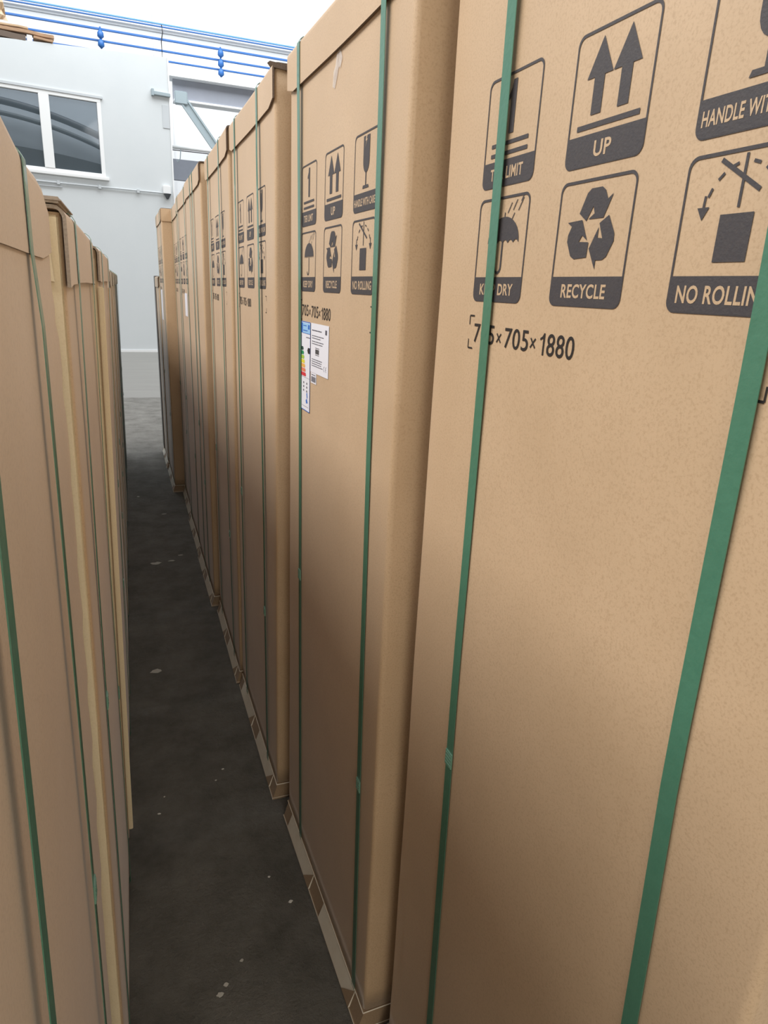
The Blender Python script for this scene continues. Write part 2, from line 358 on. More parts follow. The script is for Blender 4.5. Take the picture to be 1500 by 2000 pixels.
# ---------------------------------------------------------------- cartons
W = .705
def fx(u, z, H): return .002*math.sin(PI*min(1, max(0, u/W)))*math.sin(PI*min(1, max(0, z/H)))

CACHE = {}
def cached(key, build):
    """first call builds the mesh object, later calls copy it (sharing mesh data)"""
    if key in CACHE:
        o = CACHE[key].copy(); sc.collection.objects.link(o); return o
    o = build(); CACHE[key] = o
    return o

BASE = .055
def body_mesh(H, seed, mtl):
    rnd = random.Random(seed); bm = bmesh.new(); r = .010; prof = []
    # footprint: x 0 (front) .. -W (back), y -W/2 .. W/2
    def corner(cx, cy, a0):
        return [(cx+r*math.cos(a0+PI/2*k/6), cy+r*math.sin(a0+PI/2*k/6)) for k in range(7)]
    h = W/2
    prof += corner(-r, h-r, 0)[::1]
    prof += [(-r-(W-2*r)*k/8, h) for k in range(1, 8)]
    prof += corner(-W+r, h-r, PI/2)
    prof += [(-W, h-r-(W-2*r)*k/8) for k in range(1, 8)]
    prof += corner(-W+r, -h+r, PI)
    prof += [(-W+r+(W-2*r)*k/8, -h) for k in range(1, 8)]
    prof += corner(-r, -h+r, 1.5*PI)
    prof += [(0, -h+r+(W-2*r)*k/20) for k in range(1, 20)]
    z0, z1 = BASE+.008, H-.008; nz = 36; rings = []
    ph = [rnd.uniform(0, 6) for _ in range(6)]
    for j in range(nz+1):
        z = z0+(z1-z0)*j/nz; ring = []
        for (x, y) in prof:
            u = y+h; X = x; Y = y
            if x > -1e-6: X += fx(u, z, H)
            elif x > -r: X += 0
            if abs(abs(y)-h) < 1e-6:   # side panels belly out a little and ripple
                s = math.sin(PI*(-x)/W); Y += math.copysign(.003*s*math.sin(PI*z/H) + .0012*s*math.sin(6*z+ph[0]), y)
            # slight waviness of the vertical corners
            if x > -.03 and abs(y) > h-.03: Y += .0016*math.sin(5.1*z+ph[1])+.001*math.sin(13*z+ph[2])
            ring.append(bm.verts.new((X, Y, z)))
        rings.append(ring)
    n = len(prof)
    for A, B in zip(rings, rings[1:]):
        for k in range(n): bm.faces.new((A[k], A[(k+1) % n], B[(k+1) % n], B[k]))
    bm.faces.new(rings[-1]); bm.faces.new(list(reversed(rings[0])))
    return from_bm('carton_body', bm, mtl, None, True)

def lid_mesh(H, skirt, sides, mtl, droop=None, chamfer=.012, endm=EDGE):
    """folded cap: front skirt, rounded fold, top panel, back skirt; optional side skirts"""
    bm = bmesh.new(); t = .0045; gap = .002; h = W/2+.004; r = .014
    xo = gap+t
    outer = [(xo, H-skirt)] + [(xo, H-skirt*.6), (xo, H-skirt*.3)] + [(xo-r+r*math.cos(a), H-r+r*math.sin(a)) for a in [PI/2*k/5 for k in range(6)]]
    outer += [(-W*.25, H+.001), (-W*.5, H+.0015), (-W*.75, H+.001)]
    outer += [(-W-xo+r+r*math.cos(a), H-r+r*math.sin(a)) for a in [PI/2+PI/2*k/5 for k in range(6)]] + [(-W-xo, H-skirt)]
    ri = r-t
    inner = [(gap, H-skirt)] + [(gap, H-skirt*.6), (gap, H-skirt*.3)] + [(gap-ri+ri*math.cos(a), H-t-ri+ri*math.sin(a)) for a in [PI/2*k/5 for k in range(6)]]
    inner += [(-W*.25, H+.001-t), (-W*.5, H+.0015-t), (-W*.75, H+.001-t)]
    inner += [(-W-gap+ri+ri*math.cos(a), H-t-ri+ri*math.sin(a)) for a in [PI/2+PI/2*k/5 for k in range(6)]] + [(-W-gap, H-skirt)]
    ys = [-h] + [-h+2*h*k/14 for k in range(1, 14)] + [h]
    def warp(x, y, z):
        if x > 0:  z += .0012*math.sin(9*y+H*5)
        if x > 0 and z < H-skirt+.01 and abs(y) > h-1e-4: z += chamfer
        if droop: x, z = droop(x, y+W/2, z)
        return (x, y, z)
    O = [[bm.verts.new(warp(x, y, z)) for (x, z) in outer] for y in ys]
    I = [[bm.verts.new(warp(x, y, z)) for (x, z) in inner] for y in ys]
    m = len(outer)
    def q(*a, mi=0):
        f = bm.faces.new(a); f.material_index = mi
    for j in range(len(ys)-1):
        for k in range(m-1):
            q(O[j][k], O[j][k+1], O[j+1][k+1], O[j+1][k]); q(I[j][k], I[j+1][k], I[j+1][k+1], I[j][k+1])
        q(O[j][0], O[j+1][0], I[j+1][0], I[j][0], mi=1); q(O[j][-1], I[j][-1], I[j+1][-1], O[j+1][-1], mi=1)
    for j in (0, len(ys)-1):
        for k in range(m-1): q(O[j][k], I[j][k], I[j][k+1], O[j][k+1], mi=1)
    if sides:
        for s in (-1, 1):
            y0, y1 = sorted((s*(h-.002), s*(h+.004)))
            bx(bm, -W-gap, gap, y0, y1, H-skirt, H-.003, .002)
    return from_bm('lid', bm, [mtl, endm], None, False)

def strap_mesh(H, path, skirt, gapf=.0015, wd=.0200, loose=0.0):
    """flat band round the carton: path = [(u, z)...] on the front, from top to bottom"""
    bm = bmesh.new(); t = .0009
    lid = .002+.0045
    def ux(z):
        p = sorted(path, key=lambda a: a[1])
        if z <= p[0][1]: return p[0][0]
        for (a, za), (b, zb) in zip(p, p[1:]):
            if z <= zb: return a+(b-a)*(z-za)/(zb-za)
        return p[-1][0]
    pts = []   # (x, u, z, normal angle)
    zl = H-skirt
    front = [(lid+.001, H-.016), (lid+.001, H-skirt*.5), (lid+.001, zl+.002)]
    n = 26
    for k in range(1, n+1):
        s = k/n; z = zl+(.012-zl)*s
        taper = max(0, 1-s*2.2)**1.5
        x = fx(ux(z), z, H)+gapf + (lid-.001)*taper + loose*math.sin(PI*s)
        front.append((x, z))
    loop = [(-W-lid-.001, H-.012), (-W-lid+.006, H+.0024), (-.02, H+.0028)] + [(lid-.013+.015*math.cos(q_), H-.014+.0165*math.sin(q_)) for q_ in (PI*.5, PI*.375, PI*.25, PI*.125)] + front + [(-.003, .003), (-.02, .0008), (-W+.02, .0008), (-W-.004, .01)]
    V = []
    for i, (x, z) in enumerate(loop):
        a = Vector(loop[(i+1) % len(loop)]) - Vector(loop[i-1]); nrm = Vector((-a.y, a.x)); nrm.normalize()
        nn = -nrm
        # outward = away from box centre
        if (Vector((x, z))-Vector((-W/2, H/2))).dot(nn) < 0: nn = -nn
        y = ux(z)-W/2
        V.append([bm.verts.new((x+nn.x*o_, y+s_*wd/2, z+nn.y*o_)) for s_, o_ in ((-1, 0), (1, 0), (1, t), (-1, t))])
    m = len(V)
    for i in range(m):
        A, B = V[i], V[(i+1) % m]
        for k in range(4): bm.faces.new((A[k], A[(k+1) % 4], B[(k+1) % 4], B[k]))
    return from_bm('strap', bm, STRAP, None, False)

# ---- print: all shapes given on the front panel as (u, z) polygons
def flat_poly(bm, pts, eps, mi=0, H=2.118):
    c = [bm.verts.new((fx(u, z, H)+eps, u-W/2, z)) for u, z in pts]
    f = bm.faces.new(c); f.material_index = mi
    return f
def line_poly(a, b, wd):
    d = Vector(b)-Vector(a); n_ = Vector((-d.y, d.x)).normalized()*wd/2
    return [tuple(Vector(a)+n_), tuple(Vector(a)-n_), tuple(Vector(b)-n_), tuple(Vector(b)+n_)]
TXT = {}
def text_tris(s, bold=.0):
    if (s, bold) in TXT: return TXT[(s, bold)]
    cu = bpy.data.curves.new('t', 'FONT'); cu.body = s; cu.offset = bold; cu.resolution_u = 4; cu.space_character = 1.06
    o = bpy.data.objects.new('t', cu); sc.collection.objects.link(o)
    dg = bpy.context.evaluated_depsgraph_get(); me = o.evaluated_get(dg).to_mesh()
    vs_ = [(v.co.x, v.co.y) for v in me.vertices]; fs = [tuple(p.vertices) for p in me.polygons]
    x0 = min(v[0] for v in vs_); x1 = max(v[0] for v in vs_); y0 = min(v[1] for v in vs_); y1 = max(v[1] for v in vs_)
    vs_ = [((x-x0)/(x1-x0), (y-y0)/(y1-y0)) for x, y in vs_]
    o.evaluated_get(dg).to_mesh_clear(); bpy.data.objects.remove(o); bpy.data.curves.remove(cu)
    if s == '1880':   # draw the leading one with its flag
        pass
    TXT[(s, bold)] = (vs_, fs)
    return TXT[(s, bold)]
def put_text(bm, s, u0, u1, z0, z1, eps, mi=0, bold=.0, H=2.118):
    vs_, fs = text_tris(s, bold)
    V = [bm.verts.new((fx(u0+(u1-u0)*a, z0+(z1-z0)*b, H)+eps, u0+(u1-u0)*a-W/2, z0+(z1-z0)*b)) for a, b in vs_]
    for f in fs:
        try: bm.faces.new([V[i] for i in f]).material_index = mi
        except ValueError: pass
def rrect(u0, u1, z0, z1, r, corners=(1, 1, 1, 1)):
    out = []
    for (cx, cz, a0, on) in ((u1-r, z1-r, 0, corners[0]), (u0+r, z1-r, PI/2, corners[1]), (u0+r, z0+r, PI, corners[2]), (u1-r, z0+r, 1.5*PI, corners[3])):
        if on: out += [(cx+r*math.cos(a0+PI/2*k/6), cz+r*math.sin(a0+PI/2*k/6)) for k in range(7)]
        else: out += [(cx+r*(1 if a0 in (0, 1.5*PI) else -1), cz+r*(1 if a0 in (0, PI/2) else -1))]
    return out

E0, E1 = .0006, .0009
def panel(kind, u0, u1, z0, z1):
    bm = bmesh.new(); w_ = u1-u0; h_ = z1-z0; lw = .0030; band = .245*h_
    P = lambda a, b: (u0+a*w_, z0+b*h_)
    # frame ring
    o_ = rrect(u0, u1, z0, z1, .010); i_ = rrect(u0+lw*.75, u1-lw*.75, z0+lw*.75, z1-lw, .0085)
    A = [bm.verts.new((fx(u, z, 2.118)+E0, u-W/2, z)) for u, z in o_]; B = [bm.verts.new((fx(u, z, 2.118)+E0, u-W/2, z)) for u, z in i_]
    for k in range(len(A)): bm.faces.new((A[k], A[(k+1) % len(A)], B[(k+1) % len(A)], B[k]))
    flat_poly(bm, rrect(u0+.0008, u1-.0008, z0+.0008, z0+band, .0095, (0, 0, 1, 1)), E0+.0001)
    def arrow_up(a, hw, tip, base, stem, sw):
        flat_poly(bm, [P(a, tip), P(a-hw, base), P(a-sw, base), P(a-sw, stem), P(a+sw, stem), P(a+sw, base), P(a+hw, base)], E0)
    if kind == 'UP':
        arrow_up(.345, .165, .93, .655, .385, .065); arrow_up(.68, .165, .93, .655, .385, .065)
        flat_poly(bm, [P(.12, .285), P(.90, .285), P(.90, .325), P(.12, .325)], E0)
        put_text(bm, 'UP', *[P(.39, .065)[0], P(.61, 0)[0], P(0, .065)[1], P(0, .185)[1]], E1, 1, .022)
    elif kind == 'TIER LIMIT':
        flat_poly(bm, [P(.455, .47), P(.545, .47), P(.545, .93), P(.475, .93), P(.46, .865), P(.40, .80), P(.40, .755), P(.455, .785)], E0)
        for v in (.375, .285): flat_poly(bm, [P(.14, v), P(.84, v), P(.84, v+.036), P(.14, v+.036)], E0)
        put_text(bm, kind, P(.17, 0)[0], P(.80, 0)[0], P(0, .07)[1], P(0, .18)[1], E1, 1, .022)
    elif kind == 'HANDLE WITH CARE':
        c = .52
        bowl = [P(c-.13, .945), P(c-.13, .64)] + [P(c+.13*math.cos(a), .64+.15*math.sin(a)) for a in [PI+PI*k/10 for k in range(1, 10)]] + [P(c+.13, .64), P(c+.13, .945)]
        flat_poly(bm, bowl, E0)
        flat_poly(bm, [P(c-.018, .50), P(c-.018, .33), P(c+.018, .33), P(c+.018, .50)], E0)
        flat_poly(bm, [P(c-.13, .295), P(c+.13, .295), P(c+.11, .335), P(c-.11, .335)], E0)
        flat_poly(bm, [P(c-.02, .948), P(c-.05, .88), P(c, .885), P(c-.06, .80), P(c+.035, .905), P(c-.005, .90), P(c+.03, .948)], E1, 1)
        put_text(bm, kind, P(.05, 0)[0], P(.95, 0)[0], P(0, .075)[1], P(0, .175)[1], E1, 1, .022)
    elif kind == 'KEEP DRY':
        c = .545; n_ = 16
        can = [P(c+.31*math.cos(a), .575+.235*math.sin(a)) for a in [PI*k/n_ for k in range(n_+1)]]
        sc_ = []
        for k in range(6):
            x0 = c-.31+.62*k/6; x1 = c-.31+.62*(k+1)/6
            sc_ += [P(x0, .565), P((x0*2+x1)/3, .592), P((x0+2*x1)/3, .592)]
        flat_poly(bm, can+sc_+[P(c+.31, .565)], E0)
        flat_poly(bm, line_poly(P(c, .79), P(c, .85), .0018), E0)
        pole = [P(c, .58), P(c, .34)] + [P(c-.06+.06*math.cos(a), .34+.055*math.sin(a)) for a in [-PI*k/6 for k in range(7)]]
        for a_, b_ in zip(pole, pole[1:]): flat_poly(bm, line_poly(a_, b_, .0034), E0)
        for x, y, l in ((.60, .84, .09), (.70, .86, .09), (.80, .85, .11), (.68, .765, .07), (.84, .93, .05)):
            flat_poly(bm, line_poly(P(x, y), P(x+l*.75, y+l), .0014), E0)
        put_text(bm, kind, P(.15, 0)[0], P(.84, 0)[0], P(0, .07)[1], P(0, .18)[1], E1, 1, .022)
    elif kind == 'RECYCLE':
        pc = [(-.0224, .0175), (-.0151, .0357), (-.006, .0418), (.0095, .0418), (.0155, .0385), (.0205, .0300), (.0277, .0345), (.0150, .0120), (-.0075, .0125), (.0010, .0175), (-.0015, .0245), (-.0119, .0119)]
        pc = [(-.0224, .0160), (-.0130, .0345), (-.007, .0385), (.0095, .0385), (.0150, .0350), (.0200, .0265), (.0275, .0310), (.0165, .0095), (-.0070, .0095), (.0020, .0145), (-.0010, .0215), (-.0100, .0080)]
        cx, cz = P(.50, .615)
        for t in range(3):
            a = -2*PI*t/3
            flat_poly(bm, [(cx+x*math.cos(a)-(z)*math.sin(a), cz+x*math.sin(a)+(z)*math.cos(a)) for x, z in pc], E0)
        put_text(bm, kind, P(.18, 0)[0], P(.80, 0)[0], P(0, .07)[1], P(0, .185)[1], E1, 1, .022)
    elif kind == 'NO ROLLING':
        flat_poly(bm, [P(.37, .33), P(.65, .33), P(.65, .62), P(.37, .62)], E0)
        flat_poly(bm, line_poly(P(.51, .655), P(.51, .965), .0026), E0)
        flat_poly(bm, line_poly(P(.30, .95), P(.66, .745), .0036), E0)
        for s in (-1, 1):
            arc_ = [(.51+s*.30*math.sin(a), .62+.30*math.cos(a)) for a in [PI/2*k/8 for k in range(9)]]
            for k in (1, 3, 5): flat_poly(bm, line_poly(P(*arc_[k]), P(*arc_[k+1]), .0024), E0)
            x, z = .51+s*.305, .655
            flat_poly(bm, [P(x-.055, z+.02), P(x, z-.06), P(x+.055, z+.02)], E0)
            flat_poly(bm, line_poly(P(x, z+.015), P(x-s*.005, z+.09), .0024), E0)
        put_text(bm, kind, P(.09, 0)[0], P(.93, 0)[0], P(0, .065)[1], P(0, .185)[1], E1, 1, .022)
    me_o = from_bm_keep('handling_symbol', bm, [INK, KRAFT])
    return me_o
def from_bm_keep(name, bm, mats):
    for f in bm.faces:
        f.normal_update()
        if f.normal.x < 0: f.normal_flip()
    me = bpy.data.meshes.new(name); bm.to_mesh(me); bm.free()
    for k in mats: me.materials.append(k)
    o = bpy.data.objects.new(name, me); sc.collection.objects.link(o); return o
PANELS = [('TIER LIMIT', .1125, .2301, 1.7478, 1.8714), ('UP', .290, .4082, 1.7478, 1.8714), ('HANDLE WITH CARE', .4688, .584, 1.7478, 1.8714),
          ('KEEP DRY', .1125, .2301, 1.6111, 1.7362), ('RECYCLE', .290, .4082, 1.6111, 1.7362), ('NO ROLLING', .4688, .584, 1.6111, 1.7362)]
def size_print():
    bm = bmesh.new()
    put_text(bm, '705', .124, .178, 1.5575, 1.5825, E0, 0, .004)
    put_text(bm, '705', .204, .258, 1.5565, 1.5815, E0, 0, .004)
    put_text(bm, '880', .2965, .347, 1.5555, 1.5805, E0, 0, .004)
    flat_poly(bm, [(.2885, 1.5555), (.2915, 1.5555), (.2915, 1.5805), (.2895, 1.5805), (.2865, 1.5765), (.2825, 1.5745), (.2825, 1.572), (.2885, 1.5745)], E0)
    for c in (.190, .268):
        for s in (-1, 1): flat_poly(bm, line_poly((c-.005, 1.5675-s*.0055), (c+.005, 1.5675+s*.0055), .0022), E0)
    return from_bm_keep('size_marking', bm, [INK_BLACK])
def bracket_print(u, s, z, v):
    bm = bmesh.new()
    flat_poly(bm, line_poly((u, z), (u+s*.012, z), .0022), E0); flat_poly(bm, line_poly((u, z), (u, z+v*.012), .0018), E0+.0001)
    return from_bm_keep('corner_bracket_mark', bm, [INK_BLACK])

def base_parts(root, H):
    def tray():
        bm = bmesh.new(); bx(bm, -W+.012, -.012, -W/2+.012, W/2-.012, .008, BASE, 0)
        bx(bm, -W-.002, .003, -W/2-.003, W/2+.003, BASE, BASE+.005, .0015, 1)
        bx(bm, -W-.002, .017, -W/2-.002, W/2+.002, .001, .008, .001, 1)
        return from_bm('pallet_base', bm, [TRAY, CREAM])
    b = cached('tray', tray); b.parent = root
    for k, (u0, u1, m, key) in enumerate(((0, .055, TRAY, 'cornerblk'), (.055, .30, CREAM, 'runner'), (.30, .395, TRAY, 'midblk'), (.395, .65, CREAM, 'runner2'), (.65, W, TRAY, 'cornerblk2'))):
        def blk():
            bm = bmesh.new()
            if m is TRAY:
                for v in bx(bm, -.10, .0, u0-W/2, u1-W/2, .008, BASE, .0):
                    if v.co.x > -.01 and v.co.z < .02: v.co.x = .014
                if k in (2, 4):   # slanted brown triangle beside the block
                    v = [bm.verts.new(c) for c in ((.0185, u0-W/2-.05, .010), (.0185, u0-W/2, .010), (.0028, u0-W/2, BASE-.001), (-.003, u0-W/2-.05, .010), (-.003, u0-W/2, .010), (-.003, u0-W/2, BASE-.001))]
                    bm.faces.new((v[0], v[1], v[2])); bm.faces.new((v[3], v[5], v[4])); bm.faces.new((v[0], v[2], v[5], v[3]))
            else:
                for v in bx(bm, -.09, .001, u0-W/2+.001, u1-W/2-.001, .008, BASE, 0):
                    if v.co.x > -.01 and v.co.z < .02: v.co.x = .018
            return from_bm('corner_block' if m is TRAY else 'wood_runner', bm, [m])
        o = cached('blk'+key, blk); o.parent = b
    return b

def carton(loc, rz, label, group, H=2.118, skirt=.088, lean=0, prints=True, sides=False, straps=((.12, .13), (.59, .60)), seed=1, droop=None, body=KRAFT, lidend=EDGE, gapf=.0015, loose=0, chamfer=.012, inset=0):
    root = empty('strapped_carton', loc, rz, lean)
    tag(root, label, 'cardboard box', group)
    o = cached(('body', H, seed, body.name), lambda: body_mesh(H, seed, body)); o.parent = root
    o = cached(('lid', H, skirt, sides, chamfer, droop is None or label), lambda: lid_mesh(H, skirt, sides, KRAFT, droop, endm=lidend, chamfer=chamfer)); o.parent = root
    bp_ = base_parts(root, H)
    if inset: bp_.location.x = -inset
    for s in straps:
        path = [(s[0], H), (s[1], 0.0)] if len(s) == 2 and not isinstance(s[0], tuple) else list(s)
        o = cached(('strap', H, tuple(path), gapf, loose), lambda: strap_mesh(H, path, skirt, gapf, loose=loose)); o.parent = root
        z = .95+.1*(seed % 3); 
        def seal():
            bm = bmesh.new(); bx(bm, .0003, .0026, -.0105, .0105, -.014, .014, .0006)
            for q in range(4): bx(bm, .0022, .0032, -.0085, .0085, -.011+q*.006, -.008+q*.006)
            return from_bm('strap_seal', bm, SEAL)
        q_ = cached('seal', seal); q_.parent = o
        z = .62 if s is straps[-1] else .90
        u = path[-1][0]+(path[0][0]-path[-1][0])*z/H
        for (ua, za), (ub, zb) in zip(path, path[1:]):
            if zb <= z <= za: u = ub+(ua-ub)*(z-zb)/(za-zb)
        q_.location = (fx(u, z, H)+gapf+.0002+(loose*.9), u-W/2, z)
    if prints:
        for p in PANELS:
            o = cached(('panel', p[0]), lambda: panel(*p)); o.parent = root
            if p[0]: tag(o, 'dark printed ' + p[0] + ' handling symbol')
        o = cached('size', size_print); o.parent = root
        for q in ((.110, 1, 1.592, -1), (.110, 1, 1.549, 1), (.588, -1, 1.592, -1), (.588, -1, 1.549, 1)):
            o = cached(('brk', q), lambda: bracket_print(*q)); o.parent = root
    return root

def right(ox, oy, a, label, **k):
    # ox, oy = far front bottom corner; a = small yaw
    t = Vector((math.sin(a), -math.cos(a), 0)); c = Vector((ox, oy, 0)) + t*(W/2)
    return carton(c, PI + a, label, 'strapped cartons of the right row', **k)
def left(x, y, a, label, **k):
    # x, y = near front bottom corner
    return carton(Vector((x - math.sin(a)*W/2, y+math.cos(a)*W/2, 0)), a, label, 'strapped cartons of the left row', inset=.026, **k)

r1 = right(.448, .970, .0236, 'huge near carton at the right edge, its printed symbols cut by the frame',
           straps=(((.157, 2.118), (.160, 1.6), (.162, 1.06), (.182, .3), (.190, 0)), ((.561, 2.118), (.574, 1.6), (.579, 1.2), (.594, .88), (.612, 0))), seed=1)
r2 = right(.391, 1.718, .0207, 'right-row carton carrying white energy labels, directly left of the nearest one',
           straps=(((.098, 2.118), (.112, 1.575), (.127, .93), (.154, 0)), ((.600, 2.118), (.602, 1.67), (.600, 1.35), (.610, .9), (.636, .1), (.638, 0))), seed=2)
r3 = right(.372, 2.506, 0, 'third right-row carton, lid corner raised against the blue rails', straps=(((.118, 2.118), (.130, 0)), ((.503, 2.118), (.521, 1.6), (.553, .9), (.556, 0))), seed=3, gapf=.003, loose=.003)
r4 = right(.371, 3.231, -.010, 'fourth right-row carton, tight behind the one with raised lid corner', straps=((.13, .12), (.49, .55)), seed=4, gapf=.003, loose=.002)
r5 = right(.350, 3.994, .0, 'blank unprinted right-row carton, fifth from the camera', prints=False, straps=((.30, .28), (.42, .50)), seed=5, sides=False)
r6 = right(.356, 4.709, .0, 'sixth right-row carton, white label strip under its small symbols', straps=((.12, .12), (.59, .60)), seed=6)
r7 = right(.374, 5.430, -.012, 'mostly hidden right-row carton set back behind the sixth', straps=((.12, .12), (.59, .60)), seed=7, sides=True)
r8 = right(.300, 6.150, .0, 'right-row carton jutting out with its shaded side showing, white label on front', straps=((.12, .12), (.59, .60)), seed=8, sides=True)
r9 = right(.296, 6.93, .0, 'low dark-edged carton closing the far end of the right row', H=1.66, prints=False, seed=9)

RAD = math.radians
H_ = 1.718
def l1droop(x, u, z):
    if z > H_-.03 and u < .52: z += min(.035, .11*(.52-u))
    if u > .62:
        k = min(1, (u-.62)/.09)
        if z > 1.66: z -= .026*k*k*(z-1.66)/.058
        if z < 1.66: z += .009*k
    return x, z
l1 = left(-.111, .205, 0, 'nearest left-row carton filling the left edge, wavy torn far edge', H=1.718, skirt=.083, lean=RAD(1.1), prints=False,
          chamfer=0, straps=((.495, .522), (.205, .10)), seed=11, droop=l1droop, lidend=EDGE_PALE, gapf=.0055, loose=.005)
l2 = left(-.0945, .985, -.008, 'second left-row carton with its pale side panel and open lid end showing', H=1.700, skirt=.092, chamfer=-.003, lean=RAD(1.02), prints=False,
          straps=((.14, .15), (.60, .62)), seed=12, lidend=EDGE_PALE)
l3 = left(-.088, 1.70, -.012, 'third left-row carton, narrow pale corner strip reaching down to the floor', H=1.685, skirt=.075, chamfer=.003, lean=RAD(1.4), prints=False, straps=((.12, .12), (.59, .59)), seed=13, lidend=EDGE_PALE)
far_lab = ['left-row carton just behind the third, only a sliver showing', 'fifth left-row carton, a thin dark sliver', 'sixth left-row carton, a thin sliver',
           'seventh left-row carton, a thin sliver near the end', 'dark grey carton, last but one of the left row', 'dark grey last carton of the left row beside the bright far floor']
for k in range(6):
    y = 2.45+.72*k
    left(-.079+.0035*k, y, 0, far_lab[k], H=1.66, skirt=.075, lean=RAD(.95), prints=False, straps=((.12, .12), (.59, .59)), seed=14, body=DARKGREY if k > 3 else KRAFT)

bm = bmesh.new(); bx(bm, -.06, .008, -W/2-.003, -W/2+.20, .07, 1.667, .002); o = from_bm('corner_strip', bm, DARKGREY, r9); tag(o, 'dark corner strip')
# wavy front wrap sheet of the nearest left carton, sticking out past its far edge
edge = [(0.846, 1.64), (0.84, 1.602), (0.859, 1.584), (0.852, 1.565), (0.88, 1.544), (0.892, 1.503), (0.872, 1.478), (0.90, 1.428), (0.905, 1.384), (0.887, 1.352), (0.895, 1.325), (0.9, 1.259), (0.88, 1.235), (0.905, 1.151), (0.879, 1.133), (0.902, 1.052), (0.871, 1.03), (0.895, 0.939), (0.862, 0.921), (0.885, 0.836), (0.851, 0.817), (0.868, 0.72), (0.836, 0.701), (0.838, 0.628), (0.83, 0.548), (.835, .3), (.83, .07)]
bm = bmesh.new(); V = []
for y, z in edge:
    ue = y*1.075-.205
    V.append([bm.verts.new((x+.0, u-W/2, z)) for x, u in ((.0026, .012), (.0046, .35), (.0042, ue), (.0012, ue), (.0024, .35), (.0006, .012))])
for A, B in zip(V, V[1:]):
    for k in range(6):
        f = bm.faces.new((A[k], A[(k+1) % 6], B[(k+1) % 6], B[k])); f.material_index = 1 if k == 2 else 0
bm.faces.new(V[0]); bm.faces.new(list(reversed(V[-1])))
o = from_bm('front_sheet', bm, [KRAFT, EDGE], l1)

# second left carton: pale near side panel, hanging lid flap, raised lid board
def wavy_panel(name, parent, y0, y1, x0, x1, z0, z1, m):
    bm = bmesh.new(); bx(bm, x0, x1, y0, y1, z0, z1, .002); return from_bm(name, bm, m, parent)
wavy_panel('side_panel', l2, -W/2-.006, -W/2-.002, -.30, -.003, .06, 1.688, PALE)
bm = bmesh.new()
pts = [(-.047, 1.697), (-.018, 1.699), (-.012, 1.61), (-.030, 1.613)]
A = [bm.verts.new((x, -W/2-.013, z)) for x, z in pts]; B = [bm.verts.new((x, -W/2-.008, z)) for x, z in pts]
bm.faces.new(A); bm.faces.new(list(reversed(B)))
for k in range(4): bm.faces.new((A[k], B[k], B[(k+1) % 4], A[(k+1) % 4]))
from_bm('hanging_flap', bm, PALE, l2)
bm = bmesh.new(); bx(bm, -.2, .002, -W/2-.010, -W/2+.2, 1.7015, 1.709, .003); from_bm('top_board', bm, EDGE_PALE, l2)
wavy_panel('side_panel', l3, -W/2-.005, -W/2-.001, -.30, -.003, .06, 1.66, PALE)
bm = bmesh.new(); bx(bm, .0, .012, -W/2-.006, -W/2+.004, .10, 1.60, .002); from_bm('corner_strip', bm, PALE, l3)

# third right carton: raised open lid end
bm = bmesh.new()
v = [bm.verts.new(c) for c in ((.012, W/2+.0045, 2.118), (-.075, W/2+.0045, 2.108), (-.075, W/2+.0045, 2.100), (.003, W/2+.0045, 2.106),
                              (.012, W/2-.03, 2.122), (-.075, W/2-.03, 2.122), (-.075, W/2-.03, 2.112), (.003, W/2-.03, 2.112))]
for f in ((0, 1, 2, 3), (7, 6, 5, 4), (0, 4, 5, 1), (1, 5, 6, 2), (2, 6, 7, 3), (3, 7, 4, 0)): bm.faces.new([v[i] for i in f])
from_bm('lid_end_flap', bm, EDGE, r3)

# tape scrap and labels on the second right carton
bm = bmesh.new()
flat_poly(bm, [(.352, 2.026), (.372, 2.030), (.386, 2.012), (.374, 1.998), (.366, 2.003), (.356, 1.988), (.344, 1.972), (.330, 1.978), (.334, 2.002), (.345, 2.008)], .0012)
o = from_bm_keep('tape_scrap', bm, [TAPE]); o.parent = r2
tag(o, 'torn scrap of clear tape under the lid')

def label_sheet(name, parent, u0, u1, z0, z1, lab, eps=.0011):
    bm = bmesh.new(); flat_poly(bm, [(u0, z0), (u1, z0), (u1, z1), (u0, z1)], eps)
    o = from_bm_keep(name, bm, [PAPER]); o.parent = parent; tag(o, lab); return o
def marks(parent, polys, m, name, eps=.0014):
    bm = bmesh.new()
    for p in polys: flat_poly(bm, p, eps)
    o = from_bm_keep(name, bm, [m]); o.parent = parent; return o
R_ = lambda a, b, c, d_: [(a, c), (b, c), (b, d_), (a, d_)]
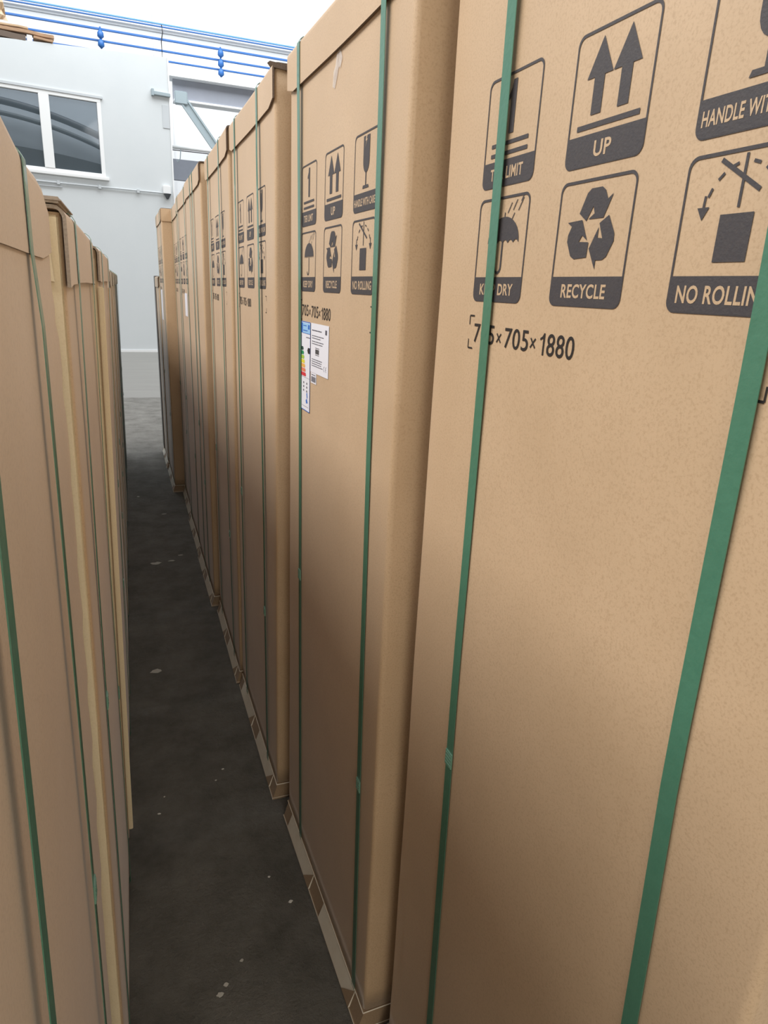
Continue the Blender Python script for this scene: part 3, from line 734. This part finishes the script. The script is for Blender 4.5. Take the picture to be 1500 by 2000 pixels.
# energy label .118-.200 x 1.340-1.543
EU0, EU1, EZ0, EZ1 = .118, .200, 1.340, 1.545
el = label_sheet('energy_label', r2, EU0, EU1, EZ0, EZ1, 'tall white energy label with blue border and coloured class bars')
bw = .0018
marks(el, [R_(EU0, EU1, EZ1-bw, EZ1), R_(EU0, EU1, EZ0, EZ0+bw), R_(EU0, EU0+bw, EZ0, EZ1), R_(EU1-bw, EU1, EZ0, EZ1)], BLUE_EU, 'blue_border')
marks(el, [R_(.130, .198, 1.519, 1.542)], SKY_EU, 'header')
marks(el, [R_(.120, .134, 1.519, 1.542), R_(.134, .198, 1.5185, 1.5195), R_(.1385, .176, 1.524, 1.5262), R_(.1385, .168, 1.535, 1.5368), R_(.18, .194, 1.529, 1.5385)], BLUE_EU, 'header_print', .0016)
for i, (c, ln) in enumerate([((.02, .07, .05, 1), .142), ((.01, .25, .09, 1), .146), ((.35, .55, .06, 1), .150), ((.75, .66, .05, 1), .154), ((.80, .42, .10, 1), .158), ((.75, .22, .12, 1), .162), ((.62, .04, .06, 1), .166)]):
    z = 1.4835-i*.0098
    marks(el, [[(EU0+.004, z-.0042), (ln-.004, z-.0042), (ln, z), (ln-.004, z+.0042), (EU0+.004, z+.0042)]], mat('class_bar_%d' % i, c, .5), 'class_bar')
marks(el, [[(.176, 1.4815), (.182, 1.488), (.198, 1.488), (.198, 1.475), (.182, 1.475)]], INK_BLACK, 'class_arrow')
marks(el, [R_(.164, .198, 1.5095, 1.5112), R_(.125, .196, 1.418, 1.4186)] + [R_(.142+.028*(k % 2), .150+.028*(k % 2), 1.403-.009*(k//2), 1.4075-.009*(k//2)) for k in range(6)] + [R_(.13, .19, 1.350, 1.3508)], PAPER_TXT, 'fine_print')
marks(el, [[(.172, 1.381), (.178, 1.386), (.182, 1.374), (.176, 1.369)], [(.166, 1.366), (.176, 1.370), (.184, 1.361), (.170, 1.358)]], BLUE_EU, 'blue_emblem')
dl = label_sheet('document_label', r2, .204, .341, 1.437, 1.545, 'white document label covered in small text lines', .0010)
L_ = [R_(.214, .290, 1.529, 1.5315), R_(.316, .328, 1.526, 1.5355)]
rnd = random.Random(5)
def words(u0, u1, z, h, seed):
    rnd = random.Random(seed); out = []; u = u0
    while u < u1:
        l = rnd.uniform(.004, .011); out.append(R_(u, min(u+l, u1), z, z+h)); u += l+.002
    return out
P_ = []
for k, (u1, z) in enumerate([(.305, 1.5175), (.282, 1.5125), (.305, 1.5055), (.296, 1.5005), (.296, 1.4665), (.293, 1.4618), (.290, 1.457), (.300, 1.4523)]): P_ += words(.214, u1, z, .0016, k)
marks(dl, words(.214, .290, 1.529, .0022, 77) + [R_(.316, .328, 1.526, 1.5355)] + P_ + words(.243, .272, 1.4925, .0014, 9) + words(.243, .27, 1.4775, .0014, 10), PAPER_TXT, 'text_lines')
marks(dl, [R_(.243+.0026*k, .243+.0026*k+(.0015 if k % 3 else .0020), 1.4805, 1.4905) for k in range(11)], INK_BLACK, 'barcode')
# CE mark
ce = []
for cx, full in ((.314, False), (.327, True)):
    a = [(cx+.005*math.cos(t), 1.4545+.0052*math.sin(t)) for t in [PI/2+PI*k/8 for k in range(9)]]
    ce += [line_poly(p, q, .0011) for p, q in zip(a, a[1:])]
    if full: ce.append(line_poly((cx-.004, 1.4545), (cx-.0005, 1.4545), .0011))
marks(dl, ce, PAPER_TXT, 'ce_mark')
bl = label_sheet('barcode_sticker', r2, .207, .252, 1.413, 1.4365, 'small barcode sticker below the document label', .0009)
marks(bl, [R_(.2125+.0024*k, .2125+.0024*k+(.0013 if k % 3 else .0019), 1.4165, 1.4285) for k in range(15)] + words(.212, .246, 1.4315, .0018, 3), PAPER_TXT, 'barcode')
# white labels on the far cartons
label_sheet('document_label', r6, .34, .50, 1.43, 1.56, 'white label')
label_sheet('document_label', r8, .20, .42, 1.33, 1.56, 'white label')
# scuffs low on the nearest right carton
rnd = random.Random(11)
for u, z, l, a in ((.015, .60, .05, 1.9), (.020, .50, .07, 1.75), (.035, .46, .05, 1.8), (.045, .40, .10, 1.7), (.05, .33, .07, 1.6), (.018, .36, .03, 1.9), (.03, .30, .05, 1.8), (.012, .24, .05, 1.85), (.02, .2, .06, 1.8), (.034, .22, .05, 1.7), (.06, .24, .05, 1.6), (.03, .66, .04, 1.9)):
    p = (u, z); bm = bmesh.new()
    for s in range(4):
        q = (p[0]-math.cos(a+rnd.uniform(-.4, .4))*l/4*.35, p[1]-math.sin(a)*l/4)
        flat_poly(bm, line_poly(p, q, rnd.uniform(.0006, .0018)), .0006); p = (q[0], q[1]-.0)
    o = from_bm_keep('scuff_mark', bm, [SCUFF]); o.parent = r1
